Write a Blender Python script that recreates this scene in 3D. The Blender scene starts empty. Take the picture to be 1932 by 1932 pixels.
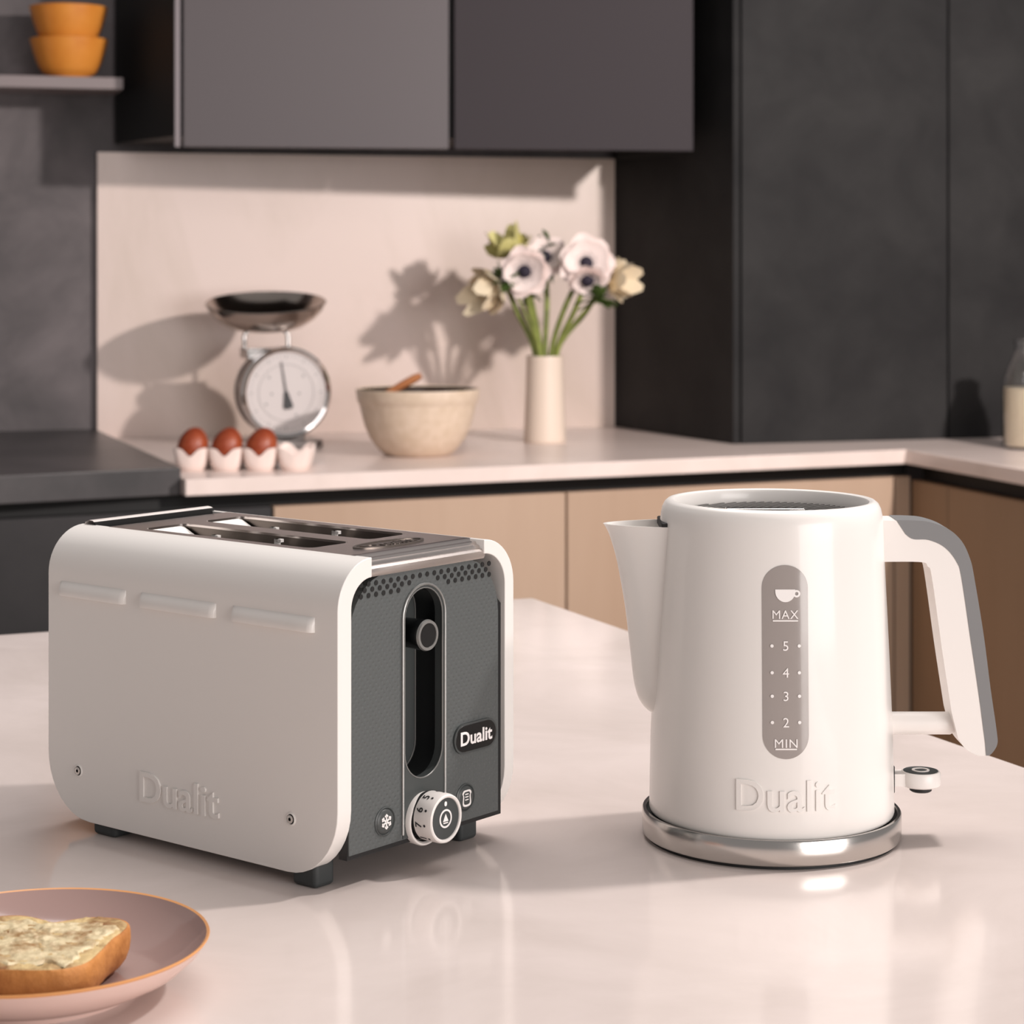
import bpy, bmesh, math, random
from mathutils import Vector, Matrix, geometry
random.seed(7)
PI = math.pi
sin, cos = math.sin, math.cos
COL = bpy.context.scene.collection
T0 = 0.90                                    # height of the worktops above the floor

# ------------------------------------------------------------------ materials
def lin(c):
    return tuple(((v / 255 / 12.92) if v / 255 <= .04045 else ((v / 255 + .055) / 1.055) ** 2.4) for v in c) + (1,)

def mat(name, rgb, rough=.5, metal=0, coat=0, coat_rough=.05, spec=.5, alpha=None):
    m = bpy.data.materials.new(name); m.use_nodes = True
    b = m.node_tree.nodes['Principled BSDF']
    b.inputs['Base Color'].default_value = lin(rgb)
    b.inputs['Roughness'].default_value = rough
    b.inputs['Metallic'].default_value = metal
    b.inputs['Coat Weight'].default_value = coat
    b.inputs['Coat Roughness'].default_value = coat_rough
    b.inputs['Specular IOR Level'].default_value = spec
    return m

def nodes(m): return m.node_tree.nodes, m.node_tree.links, m.node_tree.nodes['Principled BSDF']

def noise_color(m, c1, c2, scale, detail=6, stretch=(1, 1, 1), lo=.35, hi=.65, dist=0, rough=.6, bump=0, bscale=None):
    n, l, b = nodes(m)
    tc = n.new('ShaderNodeTexCoord'); mp = n.new('ShaderNodeMapping')
    mp.inputs['Scale'].default_value = stretch
    l.new(tc.outputs['Object'], mp.inputs['Vector'])
    nz = n.new('ShaderNodeTexNoise'); nz.inputs['Scale'].default_value = scale
    nz.inputs['Detail'].default_value = detail; nz.inputs['Roughness'].default_value = rough
    nz.inputs['Distortion'].default_value = dist
    l.new(mp.outputs['Vector'], nz.inputs['Vector'])
    cr = n.new('ShaderNodeValToRGB')
    cr.color_ramp.elements[0].position = lo; cr.color_ramp.elements[0].color = lin(c1)
    cr.color_ramp.elements[1].position = hi; cr.color_ramp.elements[1].color = lin(c2)
    l.new(nz.outputs['Fac'], cr.inputs['Fac']); l.new(cr.outputs['Color'], b.inputs['Base Color'])
    if bump:
        nb = n.new('ShaderNodeTexNoise'); nb.inputs['Scale'].default_value = bscale or scale * 3; nb.inputs['Detail'].default_value = 5
        l.new(mp.outputs['Vector'], nb.inputs['Vector'])
        bp = n.new('ShaderNodeBump'); bp.inputs['Strength'].default_value = bump; bp.inputs['Distance'].default_value = .002
        l.new(nb.outputs['Fac'], bp.inputs['Height']); l.new(bp.outputs['Normal'], b.inputs['Normal'])
    return m

M = {}
M['white'] = mat('white_enamel', (236, 232, 228), .32, coat=.22, coat_rough=.08)
M['white_side'] = mat('white_satin_enamel', (236, 232, 228), .36, coat=.2, coat_rough=.2)
M['white_plastic'] = mat('white_plastic', (238, 233, 229), .35)
M['chrome'] = mat('polished_chrome', (226, 222, 220), .09, 1)
M['steel'] = mat('brushed_steel', (206, 202, 198), .2, 1)
M['liner'] = mat('slot_liner_steel', (120, 112, 106), .35, 1)
M['dark_void'] = mat('dark_interior', (16, 15, 15), .7)
M['grey_smooth'] = mat('dark_grey_plastic', (66, 70, 70), .42)
M['black_gloss'] = mat('gloss_black_plastic', (16, 17, 18), .25)
M['black_matte'] = mat('matte_black_plastic', (24, 24, 25), .6)
M['rubber'] = mat('dark_rubber', (52, 56, 57), .6)
M['trim_grey'] = mat('grey_trim', (150, 150, 148), .3, .6)
M['print_white'] = mat('white_print', (246, 242, 240), .5)
M['print_dark'] = mat('dark_print', (40, 40, 42), .5)
M['grip'] = mat('grey_soft_grip', (124, 124, 125), .42)
M['window'] = mat('grey_water_window', (158, 150, 146), .16, coat=.4)
M['lid_grille'] = mat('lid_grille_metal', (128, 126, 124), .35, .8)

# textured front: small diamond dimples
m = mat('dimpled_grey_plastic', (84, 88, 88), .48); n, l, b = nodes(m)
tc = n.new('ShaderNodeTexCoord'); sx = n.new('ShaderNodeSeparateXYZ'); l.new(tc.outputs['Object'], sx.inputs[0])
def mth(n, l, op, a, bb):
    k = n.new('ShaderNodeMath'); k.operation = op
    for i, v in enumerate((a, bb)):
        if v is None: continue
        if isinstance(v, (int, float)): k.inputs[i].default_value = v
        else: l.new(v, k.inputs[i])
    return k.outputs[0]
s1 = mth(n, l, 'SINE', mth(n, l, 'MULTIPLY', sx.outputs[0], 1257), None)
s2 = mth(n, l, 'SINE', mth(n, l, 'MULTIPLY', sx.outputs[2], 1257), None)
pr = mth(n, l, 'MULTIPLY', mth(n, l, 'POWER', mth(n, l, 'MAXIMUM', mth(n, l, 'MULTIPLY', s1, s2), 0.0), 1.5), -1.0)
bp = n.new('ShaderNodeBump'); bp.inputs['Strength'].default_value = .35; bp.inputs['Distance'].default_value = .0008
l.new(pr, bp.inputs['Height']); l.new(bp.outputs['Normal'], b.inputs['Normal'])
M['dimple'] = m

M['quartz'] = noise_color(mat('island_quartz', (224, 211, 206), .13, spec=.55), (212, 199, 193), (226, 213, 208), 5.5, 8, lo=.3, hi=.62, dist=.6)
M['marble'] = noise_color(mat('counter_marble', (232, 216, 208), .28), (220, 203, 195), (232, 215, 208), 4, 8, lo=.3, hi=.6, dist=1)
M['splash'] = noise_color(mat('splashback_marble', (226, 206, 196), .32), (205, 186, 172), (226, 206, 197), 1.7, 7, (1, 1, .45), lo=.3, hi=.52, dist=1.2)
M['stone'] = noise_color(mat('dark_stone_laminate', (32, 31, 32), .65, spec=.2), (27, 26, 27), (42, 41, 41), 5, 8, lo=.34, hi=.68, dist=.4)
M['stone_wall'] = noise_color(mat('dark_stone_wall', (80, 76, 77), .65, spec=.15), (92, 88, 89), (124, 117, 118), 5, 8, lo=.34, hi=.68, dist=.4)
M['stone_top'] = noise_color(mat('dark_worktop', (64, 61, 62), .35), (58, 56, 57), (76, 72, 73), 6, 6)
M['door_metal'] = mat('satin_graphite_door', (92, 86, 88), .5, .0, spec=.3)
M['door_shaded'] = mat('shaded_graphite_door', (58, 53, 56), .62, .0, spec=.14)  # darker copy of the graphite door, right side's shade put into its colour
M['edge_metal'] = mat('graphite_door_edge', (128, 120, 122), .4, .4)
M['carcass'] = mat('black_carcass', (17, 16, 16), .7)
M['base_dark'] = noise_color(mat('dark_base_front', (52, 50, 51), .55, spec=.25), (46, 45, 46), (57, 55, 56), 4, 5)
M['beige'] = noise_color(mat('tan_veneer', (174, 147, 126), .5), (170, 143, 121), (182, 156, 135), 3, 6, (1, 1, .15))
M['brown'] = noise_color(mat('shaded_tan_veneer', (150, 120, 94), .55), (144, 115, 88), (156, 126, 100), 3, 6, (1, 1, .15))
M['floor'] = noise_color(mat('floor_boards', (110, 92, 78), .5), (100, 84, 70), (124, 104, 88), 3, 6, (6, .6, 1))
M['shelf'] = mat('grey_shelf', (138, 126, 126), .5)
M['orange'] = noise_color(mat('amber_glaze', (224, 142, 56), .35), (214, 130, 48), (230, 150, 64), 12, 4)
M['cream'] = noise_color(mat('cream_stoneware', (214, 194, 172), .45), (206, 185, 162), (218, 198, 178), 60, 4)
M['vase'] = mat('ivory_ceramic', (226, 208, 192), .42)
M['wood'] = noise_color(mat('spoon_wood', (178, 112, 66), .55), (164, 98, 54), (190, 124, 76), 20, 5, (1, 8, 1))
M['egg'] = noise_color(mat('brown_eggshell', (148, 62, 30), .42), (132, 50, 22), (158, 72, 36), 40, 5)
M['tray'] = mat('white_tray_ceramic', (240, 222, 214), .5)
M['pan'] = mat('scale_pan_steel', (176, 166, 158), .16, 1)
M['dial_face'] = mat('dial_face', (206, 198, 196), .45)
M['scale_body'] = mat('scale_body_steel', (150, 144, 142), .28, .9)
M['needle'] = mat('needle_dark', (48, 48, 50), .5)
M['petal'] = mat('white_petal', (242, 224, 218), .6)
M['petal_cream'] = mat('cream_petal', (230, 214, 186), .6)
M['anther'] = mat('dark_anther', (34, 26, 44), .7)
M['bud'] = mat('lime_petal', (214, 206, 140), .6)
M['stem'] = noise_color(mat('green_stem', (122, 136, 62), .5), (104, 112, 52), (136, 146, 70), 30, 3)
M['leaf'] = noise_color(mat('green_leaf', (70, 92, 44), .55), (58, 78, 36), (92, 112, 52), 30, 3)
M['plate_in'] = mat('mauve_glaze', (172, 144, 138), .16, coat=.3)
M['plate_out'] = mat('pink_glaze', (222, 192, 182), .25)
M['plate_rim'] = mat('amber_rim_glaze', (218, 154, 96), .3)
M['bowl_in'] = mat('dark_brown_glaze', (58, 44, 36), .18)
M['milk'] = mat('milk', (252, 234, 204), .4)
m = mat('clear_glass', (250, 250, 250), .02); m.node_tree.nodes['Principled BSDF'].inputs['Transmission Weight'].default_value = 1
M['glass'] = m
# toast
M['crust'] = noise_color(mat('toast_crust', (192, 122, 56), .65), (146, 82, 30), (214, 146, 78), 26, 8, lo=.3, hi=.66, bump=.5, bscale=220)
m = noise_color(mat('toast_face', (200, 168, 110), .6), (132, 84, 36), (214, 186, 132), 48, 8, lo=.36, hi=.56, dist=.8, bump=.8, bscale=150)
M['toast'] = m
M['butter'] = noise_color(mat('spread_butter', (214, 196, 150), .42), (150, 108, 56), (222, 204, 164), 62, 8, lo=.33, hi=.52, bump=.9, bscale=110)

# ------------------------------------------------------------------ mesh helpers
class MB:
    def __init__(s): s.v = []; s.f = []; s.mi = []
    def add(s, vs, fs, mi=0, xf=None):
        o = len(s.v)
        s.v += [Vector(xf @ Vector(v)) if xf is not None else Vector(v) for v in vs]
        for f in fs: s.f.append(tuple(i + o for i in f)); s.mi.append(mi)
        return s
    def box(s, a, b, mi=0, xf=None):
        x0, y0, z0 = a; x1, y1, z1 = b
        vs = [(x0, y0, z0), (x1, y0, z0), (x1, y1, z0), (x0, y1, z0), (x0, y0, z1), (x1, y0, z1), (x1, y1, z1), (x0, y1, z1)]
        return s.add(vs, [(0, 3, 2, 1), (4, 5, 6, 7), (0, 1, 5, 4), (1, 2, 6, 5), (2, 3, 7, 6), (3, 0, 4, 7)], mi, xf)
    def lathe(s, prof, n=48, mi=0, xf=None, mis=None, rfn=None):
        vs = []; rows = []
        for r, z in prof:
            if r < 1e-7: rows.append([len(vs)]); vs.append((0, 0, z))
            else:
                rows.append(list(range(len(vs), len(vs) + n)))
                for i in range(n):
                    a = 2 * PI * i / n; vs.append((r * cos(a), r * sin(a), z))
        for k in range(len(rows) - 1):
            A, B = rows[k], rows[k + 1]; fs = []
            for i in range(n):
                j = (i + 1) % n
                if len(A) == 1 and len(B) == 1: continue
                if len(A) == 1: fs.append((A[0], B[i], B[j]))
                elif len(B) == 1: fs.append((A[i], A[j], B[0]))
                else: fs.append((A[i], A[j], B[j], B[i]))
            o = len(s.v)
            for f in fs: s.f.append(tuple(i + o for i in f)); s.mi.append(mis[k] if mis else mi)
        s.v += [Vector(xf @ Vector(v)) if xf is not None else Vector(v) for v in vs]
        return s
    def tube(s, pts, r, n=10, mi=0, xf=None, caps=True):
        pts = [Vector(p) for p in pts]; rs = r if isinstance(r, (list, tuple)) else [r] * len(pts)
        vs = []; up = None
        for i, p in enumerate(pts):
            t = (pts[min(i + 1, len(pts) - 1)] - pts[max(i - 1, 0)]).normalized()
            if up is None:
                up = Vector((0, 0, 1)) if abs(t.z) < .9 else Vector((1, 0, 0))
            a = (up - t * up.dot(t)).normalized(); up = a; bb = t.cross(a)
            for k in range(n):
                q = 2 * PI * k / n; vs.append(p + (a * cos(q) + bb * sin(q)) * rs[i])
        fs = []
        for i in range(len(pts) - 1):
            for k in range(n):
                j = (k + 1) % n; fs.append((i * n + k, i * n + j, (i + 1) * n + j, (i + 1) * n + k))
        if caps:
            fs.append(tuple(range(n))[::-1]); fs.append(tuple(range((len(pts) - 1) * n, len(pts) * n)))
        return s.add(vs, fs, mi, xf)
    def ext(s, loops, h0, h1, mp=None, mi=0, xf=None, mi_side=None):
        """extrude a 2D outline (first loop) with holes (other loops) from h0 to h1; mp(x,y,h) -> point"""
        mp = mp or (lambda x, y, h: (x, y, h))
        flat = [p for lp in loops for p in lp]; N = len(flat)
        vs = [mp(x, y, h0) for x, y in flat] + [mp(x, y, h1) for x, y in flat]
        if len(loops) == 1 and len(flat) < 5: tris = [tuple(range(N))]
        else: tris = geometry.tessellate_polygon([[Vector((x, y, 0)) for x, y in lp] for lp in loops])
        s.add(vs, [tuple(t) for t in tris], mi, xf); o = len(s.v) - 2 * N
        for t in tris: s.f.append(tuple(i + N + o for i in t)[::-1]); s.mi.append(mi)
        k = 0
        for lp in loops:
            c = len(lp)
            for i in range(c):
                a, b2 = k + i, k + (i + 1) % c
                s.f.append((a + o, b2 + o, b2 + N + o, a + N + o)); s.mi.append(mi if mi_side is None else mi_side)
            k += c
        return s
    def grid(s, rows, mi=0, xf=None, closed=False):
        nr, nc = len(rows), len(rows[0]); fs = []
        for i in range(nr - 1):
            for j in range(nc if closed else nc - 1):
                k = (j + 1) % nc
                fs.append((i * nc + j, i * nc + k, (i + 1) * nc + k, (i + 1) * nc + j))
        return s.add([p for r in rows for p in r], fs, mi, xf)
    def build(s, name, mats, parent=None, angle=40, bevel=0, seg=3, loc=None, rotz=0, recalc=True, weld=True, bangle=40):
        me = bpy.data.meshes.new(name)
        bm = bmesh.new(); vs = [bm.verts.new(v) for v in s.v]; bm.verts.ensure_lookup_table()
        for f, mi in zip(s.f, s.mi):
            if len(set(f)) < 3: continue
            try: fc = bm.faces.new([vs[i] for i in f]); fc.material_index = mi
            except ValueError: pass
        if weld: bmesh.ops.remove_doubles(bm, verts=bm.verts, dist=1e-6)
        if recalc: bmesh.ops.recalc_face_normals(bm, faces=bm.faces)
        bm.to_mesh(me); bm.free()
        for p in me.polygons: p.use_smooth = True
        me.set_sharp_from_angle(angle=math.radians(angle))
        for m_ in (mats if isinstance(mats, (list, tuple)) else [mats]): me.materials.append(m_)
        o = bpy.data.objects.new(name, me); COL.objects.link(o)
        if parent: o.parent = parent
        if loc is not None: o.location = loc
        if rotz: o.rotation_euler.z = rotz
        if bevel:
            bv = o.modifiers.new('bevel', 'BEVEL'); bv.width = bevel; bv.segments = seg
            bv.limit_method = 'ANGLE'; bv.angle_limit = math.radians(bangle); bv.use_clamp_overlap = True
            bv.harden_normals = False
        return o

def empty(name, loc=(0, 0, 0), rotz=0):
    o = bpy.data.objects.new(name, None); COL.objects.link(o); o.empty_display_size = .05
    o.location = loc; o.rotation_euler = (0, 0, rotz); return o
def tag(o, label, cat, group=None):
    o['label'] = label; o['category'] = cat
    if group: o['group'] = group
    return o
def struct(o): o['kind'] = 'structure'; return o
def lab(o, t): o['label'] = t; return o
def copy_tree(o, parent=None):
    c = o.copy(); COL.objects.link(c)
    if parent: c.parent = parent
    for ch in list(o.children): copy_tree(ch, c)
    return c

def smooth2(pts, sub=6, closed=False):
    """Catmull-Rom through 2D/3D points"""
    P = [Vector(p) for p in pts]; n = len(P); out = []
    for i in range(n if closed else n - 1):
        p1, p2 = P[i], P[(i + 1) % n]
        p0 = P[(i - 1) % n] if (closed or i > 0) else p1
        p3 = P[(i + 2) % n] if (closed or i + 2 < n) else p2
        for k in range(sub):
            t = k / sub
            out.append(.5 * ((2 * p1) + (p2 - p0) * t + (2 * p0 - 5 * p1 + 4 * p2 - p3) * t * t + (3 * p1 - p0 - 3 * p2 + p3) * t ** 3))
    if not closed: out.append(P[-1])
    return [tuple(v) for v in out]
def circ(r, n=32, c=(0, 0), a0=0): return [(c[0] + r * cos(a0 + 2 * PI * i / n), c[1] + r * sin(a0 + 2 * PI * i / n)) for i in range(n)]
def stadium(cx, z0, z1, r, n=16):
    """vertical stadium"""
    return [(cx + r * cos(PI * i / n), z1 - r + r * sin(PI * i / n)) for i in range(n + 1)] + \
           [(cx + r * cos(PI + PI * i / n), z0 + r + r * sin(PI + PI * i / n)) for i in range(n + 1)]
def hstadium(cx, cz, L, r, n=12):
    return [(cx + L - r + r * sin(PI * i / n), cz + r * cos(PI * i / n)) for i in range(n + 1)] + \
           [(cx - L + r - r * sin(PI * i / n), cz - r * cos(PI * i / n)) for i in range(n + 1)]
def rrect(x0, y0, x1, y1, r, n=8):
    out = []
    for cx, cy, a in ((x1 - r, y1 - r, 0), (x0 + r, y1 - r, PI / 2), (x0 + r, y0 + r, PI), (x1 - r, y0 + r, 1.5 * PI)):
        out += [(cx + r * cos(a + PI / 2 * i / n), cy + r * sin(a + PI / 2 * i / n)) for i in range(n + 1)]
    return out

def text(mb, s, height, mp, depth=.0003, bold=0, mi=0, spacing=1.0, width=None):
    """lettering as mesh: cap height = height, centred; mp(x, y, h) -> point"""
    cu = bpy.data.curves.new('lettering', 'FONT'); cu.body = s; cu.size = 1; cu.resolution_u = 4
    cu.offset = bold; cu.space_character = spacing; cu.extrude = .5
    ob = bpy.data.objects.new('lettering', cu); COL.objects.link(ob)
    dg = bpy.context.evaluated_depsgraph_get(); dg.update()
    me = bpy.data.meshes.new_from_object(ob.evaluated_get(dg))
    bpy.data.objects.remove(ob); bpy.data.curves.remove(cu)
    vs = [v.co.copy() for v in me.vertices]; fs = [tuple(p.vertices) for p in me.polygons]; bpy.data.meshes.remove(me)
    x0, x1 = min(v.x for v in vs), max(v.x for v in vs); y0, y1 = min(v.y for v in vs), max(v.y for v in vs)
    k = height / (y1 - y0); kx = width / (x1 - x0) if width else k
    mb.add([mp((v.x - (x0 + x1) / 2) * kx, (v.y - (y0 + y1) / 2) * k, (v.z + .5) * depth) for v in vs], fs, mi)

# =================================================================== THE SETTING
def prism(name, plan, z0, z1, material, parent=None, bevel=0):
    return MB().ext([[(p[0], p[1]) for p in plan]], z0, z1).build(name, material, parent, angle=20, bevel=bevel)

W1, W2 = Vector((-.8743, 4.5838)), Vector((.2319, 4.9019))
wd = (W2 - W1).normalized(); wn = Vector((wd.y, -wd.x))       # along the wall, out of the wall
def wall(s, off=0): p = W1 + wd * s + wn * off; return (p.x, p.y)

struct(MB().box((-4, -1.5, -.05), (4.5, 6.5, 0)).build('floor', M['floor']))
struct(prism('wall_back', [wall(-2.4, -.021), wall(3.2, -.021), wall(3.2, -.15), wall(-2.4, -.15)], 0, 2.9, M['stone_wall']))

sp = prism('splashback', [wall(0, -.001), wall(1.151, -.001), wall(1.151, -.02), wall(0, -.02)], T0, T0 + .604, M['splash'])
tag(sp, 'pale pink veined stone splashback between counter and wall cabinets', 'splashback')

# worktops
dirf = Vector((.7822 + .5599, 4.3164 - 3.7264)).normalized()
marble = prism('counter_top', [(-.5599, 3.7264), (.7822, 4.3164), (1.20, 3.066), (2.3, 3.4), (1.9, 5.22), wall(1.151, 0), wall(0, 0), (-.5720, 3.7560)], T0 - .0285, T0, M['marble'], bevel=.0015)
tag(marble, 'white stone L-shaped counter top along back wall and right side', 'counter top')
hob = prism('dark_worktop', [(-.5725, 3.7570), (-.5725 - .2816 * 4, 3.7570 - .1466 * 4), wall(-1.6, -.02), wall(-.001, -.02), wall(-.001, 0)], T0 - .0295, T0 + .018, M['stone_top'], bevel=.0015)
tag(hob, 'dark charcoal worktop left of the white counter', 'worktop')

# base cabinets under the counter (front line 2 cm behind the worktop edge)
nf = Vector((-dirf.y, dirf.x))
def bf(s, back=.02): p = Vector((-.5599, 3.7264)) + dirf * s + nf * back; return (p.x, p.y)
rl = prism('recess_rail', [bf(-1.2, .05), bf(1.50, .05), bf(1.50, .062), bf(-1.2, .062)], T0 - .0562, T0 - .0297, M['carcass'])
tag(rl, 'black recessed grip rail under the front edge of back counter', 'rail')
def base_cab(s0, s1, material, label, group=None, name='base_cabinet', split=None):
    e = empty(name, (*bf((s0 + s1) / 2, .3), 0))
    M0 = Matrix.Translation((-e.location.x, -e.location.y, 0))
    def pr(nm, plan, z0, z1, mt, bev=0): return MB().ext([plan], z0, z1, xf=M0).build(nm, mt, e, angle=20, bevel=bev)
    pr('carcass', [bf(s0 + .001, .05), bf(s1 - .001, .05), bf(s1 - .001, .5), bf(s0 + .001, .5)], .1, T0 - .064, M['carcass'])
    pr('plinth', [bf(s0 + .001, .08), bf(s1 - .001, .08), bf(s1 - .001, .1), bf(s0 + .001, .1)], 0, .1, M['carcass'])
    g = .0022
    cuts = [T0 - .057] + (split or []) + [.1]
    for k in range(len(cuts) - 1):
        pr('drawer_front' if split else 'door', [bf(s0 + g, .028), bf(s1 - g, .028), bf(s1 - g, .048), bf(s0 + g, .048)], cuts[k + 1] + (.004 if k < len(cuts) - 2 else 0), cuts[k], material, .0012)
    return tag(e, label, 'cabinet', group)
base_cab(-.92, -.42, M['base_dark'], 'dark grey base cabinet at far left behind the toaster')
base_cab(-.42, .165, M['base_dark'], 'dark grey base cabinet under left end of white counter')
base_cab(.165, .735, M['beige'], 'tan veneer base cabinet behind toaster and left of kettle', split=None)
base_cab(.735, 1.458, M['beige'], 'tan veneer base cabinet directly behind the kettle')
fp = prism('filler_panel', [bf(1.4605, .028), bf(1.4955, .028), bf(1.4955, .4), bf(1.4605, .4)], 0, T0 - .057, M['beige'], bevel=.001)
tag(fp, 'narrow tan filler panel in inner corner of base cabinets', 'panel')
# the return of the counter, towards the viewer on the right
rdir = Vector((1.20 - .7822, 3.066 - 4.3164)).normalized(); rn = Vector((-rdir.y, rdir.x))
def rf(s, back=.02): p = Vector((.7822, 4.3164)) + rdir * s + rn * back; return (p.x, p.y)
rr = prism('recess_rail', [rf(-.02, .05), rf(1.25, .05), rf(1.25, .062), rf(-.02, .062)], T0 - .0630, T0 - .0287, M['carcass'])
tag(rr, 'black recessed grip rail under counter edge at far right', 'rail')
def ret_cab(s0, s1, label):
    e = empty('base_cabinet', (*rf((s0 + s1) / 2, .3), 0)); M0 = Matrix.Translation((-e.location.x, -e.location.y, 0))
    def pr(nm, plan, z0, z1, mt, bev=0): return MB().ext([plan], z0, z1, xf=M0).build(nm, mt, e, angle=20, bevel=bev)
    pr('carcass', [rf(s0, .05), rf(s1, .05), rf(s1, .5), rf(s0, .5)], 0, T0 - .07, M['carcass'])
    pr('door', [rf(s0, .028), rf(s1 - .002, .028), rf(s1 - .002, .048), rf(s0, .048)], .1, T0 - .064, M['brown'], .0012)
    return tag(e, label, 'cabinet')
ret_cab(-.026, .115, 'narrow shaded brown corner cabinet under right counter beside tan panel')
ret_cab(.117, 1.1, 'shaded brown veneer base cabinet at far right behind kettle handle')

# wall cabinets
fl, fr = Vector((-.6653, 4.29)), Vector((.3729, 4.47)); fd = (fr - fl).normalized(); fn = Vector((fd.y, -fd.x))
ZU = T0 + .6003
def uf(px_frac, off=0): p = fl + fd * px_frac * (fr - fl).length + fn * off; return (p.x, p.y)
def wall_cab(a, b, da, db, back_a, back_b, label, end=False):
    e = empty('wall_cabinet', (*uf((a + b) / 2, -.15), ZU)); M0 = Matrix.Translation((-e.location.x, -e.location.y, -ZU))
    MB().ext([[uf(a, -.022), uf(b, -.022), back_b, back_a]], ZU + .022, ZU + .75, xf=M0).build('carcass', M['carcass'], e, angle=20)
    MB().ext([[uf(da, 0), uf(db, 0), uf(db, -.02), uf(da, -.02)]], ZU, ZU + .75, xf=M0).build('door', M['door_metal'] if end else M['door_shaded'], e, angle=20, bevel=.0012)
    if not end:
        MB().ext([[uf(1.001, -.15), (.363, 4.60), (.243, 4.85), (.235, 4.85)]], ZU + .0, ZU + .75, xf=M0).build('filler', M['carcass'], e, angle=20)  # black filler added to stop light passing the gap to the tall cabinet
    if end:
        lab(MB().ext([[uf(a, -.001), uf(a + .0095, -.001), uf(a + .0095, -.02), uf(a, -.02)]], ZU, ZU + .75, xf=M0).build('end_panel', M['edge_metal'], e, angle=20), 'thin grey upright edge of cabinet end panel')
    return tag(e, label, 'cabinet')
midb = wall(.62, 0)
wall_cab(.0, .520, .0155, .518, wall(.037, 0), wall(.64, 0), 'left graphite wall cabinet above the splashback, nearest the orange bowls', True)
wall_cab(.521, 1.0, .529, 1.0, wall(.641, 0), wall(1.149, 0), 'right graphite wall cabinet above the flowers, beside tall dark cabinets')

# tall cabinets on the counter at the right
P2a, P2, TT, T3 = Vector((.4516, 4.4397)), Vector((.4667, 4.4397)), Vector((.9185, 4.5703)), Vector((1.7, 4.79))
td = (TT - P2).normalized(); tn = Vector((td.y, -td.x))
def tp(v, off): p = v + tn * off; return (p.x, p.y)
tc1 = empty('tall_cabinet', (.6, 4.65, T0)); M0 = Matrix.Translation((-.6, -4.65, -T0))
MB().ext([[tuple(W2 + Vector((.0, 0))), tuple(P2a), tuple(P2 - td * .001), tuple(W2 + Vector((.02, .006)))]], T0 + .0005, T0 + 1.6, xf=M0).build('side_panel', M['stone'], tc1, angle=20, bevel=.001)
MB().ext([[tp(P2 + td * .003, 0), tp(TT - td * .003, 0), tp(TT - td * .003, -.02), tp(P2 + td * .003, -.02)]], T0 + .0005, T0 + 1.6, xf=M0).build('door', M['stone'], tc1, angle=20, bevel=.001)
MB().ext([[tp(P2, -.024), tp(TT, -.024), tp(TT, -.3), tp(P2, -.3)]], T0 + .0005, T0 + 1.6, xf=M0).build('carcass', M['carcass'], tc1, angle=20)
tag(tc1, 'tall dark stone-look cabinet beside the splashback, behind kettle', 'cabinet')
tc2 = empty('tall_cabinet', (1.3, 4.8, T0)); M0 = Matrix.Translation((-1.3, -4.8, -T0))
MB().ext([[tp(TT + td * .001, 0), tp(T3, 0), tp(T3, -.02), tp(TT + td * .001, -.02)]], T0 + .0005, T0 + 1.6, xf=M0).build('door', M['stone'], tc2, angle=20, bevel=.001)
MB().ext([[tp(TT + td * .001, -.024), tp(T3, -.024), tp(T3, -.3), tp(TT + td * .001, -.3)]], T0 + .0005, T0 + 1.6, xf=M0).build('carcass', M['carcass'], tc2, angle=20)
tag(tc2, 'tall dark stone-look cabinet at right edge, behind the milk bottle', 'cabinet')

# shelf with bowls
SH = Vector((-.790, 4.415)); ZS = T0 + .747
def shp(s, back): p = SH - wd * s - wn * back; return (p.x, p.y)
sh = prism('wall_shelf', [shp(0, 0), shp(.9, 0), shp(.9, .158), shp(0, .158)], ZS - .0245, ZS, M['shelf'], bevel=.0015)
tag(sh, 'grey floating shelf on dark wall holding two orange bowls', 'shelf')
def bowl_profile(R, H, rb, t=.004):
    out = [(0, .0), (rb, .0), (rb + .002, .004)]
    for i in range(1, 13):
        a = i / 12; out.append((rb + .002 + (R - rb - .002) * (a ** .44), .004 + (H - .004) * a))
    inn = [(R - t * .5, H + .001)] + [(max(r - t, 0), z + t * .6) for r, z in out[::-1][1:-2]] + [(0, t + .004)]
    return out + inn
bw = MB().lathe(bowl_profile(.0790, .080, .038), 56).build('bowl', M['orange'], loc=(-.9075, 4.452, ZS + .0005))
tag(bw, 'amber orange glazed bowl on the shelf, lower of the stacked pair', 'bowl', 'stacked orange bowls')
bw2 = bw.copy(); COL.objects.link(bw2); bw2.location.z += .066; bw2.location.x -= .001; bw2['label'] = 'amber orange glazed bowl nested on top of the other, uppermost on shelf'

# island
isd = Vector((.914, .4055)); isn = Vector((.4055, -.914)); IC = Vector((.0231, 2.428))
ia, ib = IC, IC - isd * 2.2
isl = empty('kitchen_island', (-.3, 1.2, 0)); M0 = Matrix.Translation((.3, -1.2, 0))
cpt = [ia, ia + isn * 2.9, ib + isn * 2.9, ib]
MB().ext([[tuple(p) for p in cpt]], T0 - .03, T0, xf=M0).build('island_top', M['quartz'], isl, angle=20, bevel=.0015)
cb = [ia + isn * .04 - isd * .04, ia + isn * 2.86 - isd * .04, ib + isn * 2.86 + isd * .04, ib + isn * .04 + isd * .04]
MB().ext([[tuple(p) for p in cb]], 0, T0 - .0305, xf=M0).build('island_base', M['base_dark'], isl, angle=20)
tag(isl, 'pale pinkish quartz kitchen island carrying the toaster and kettle', 'kitchen island')

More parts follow.
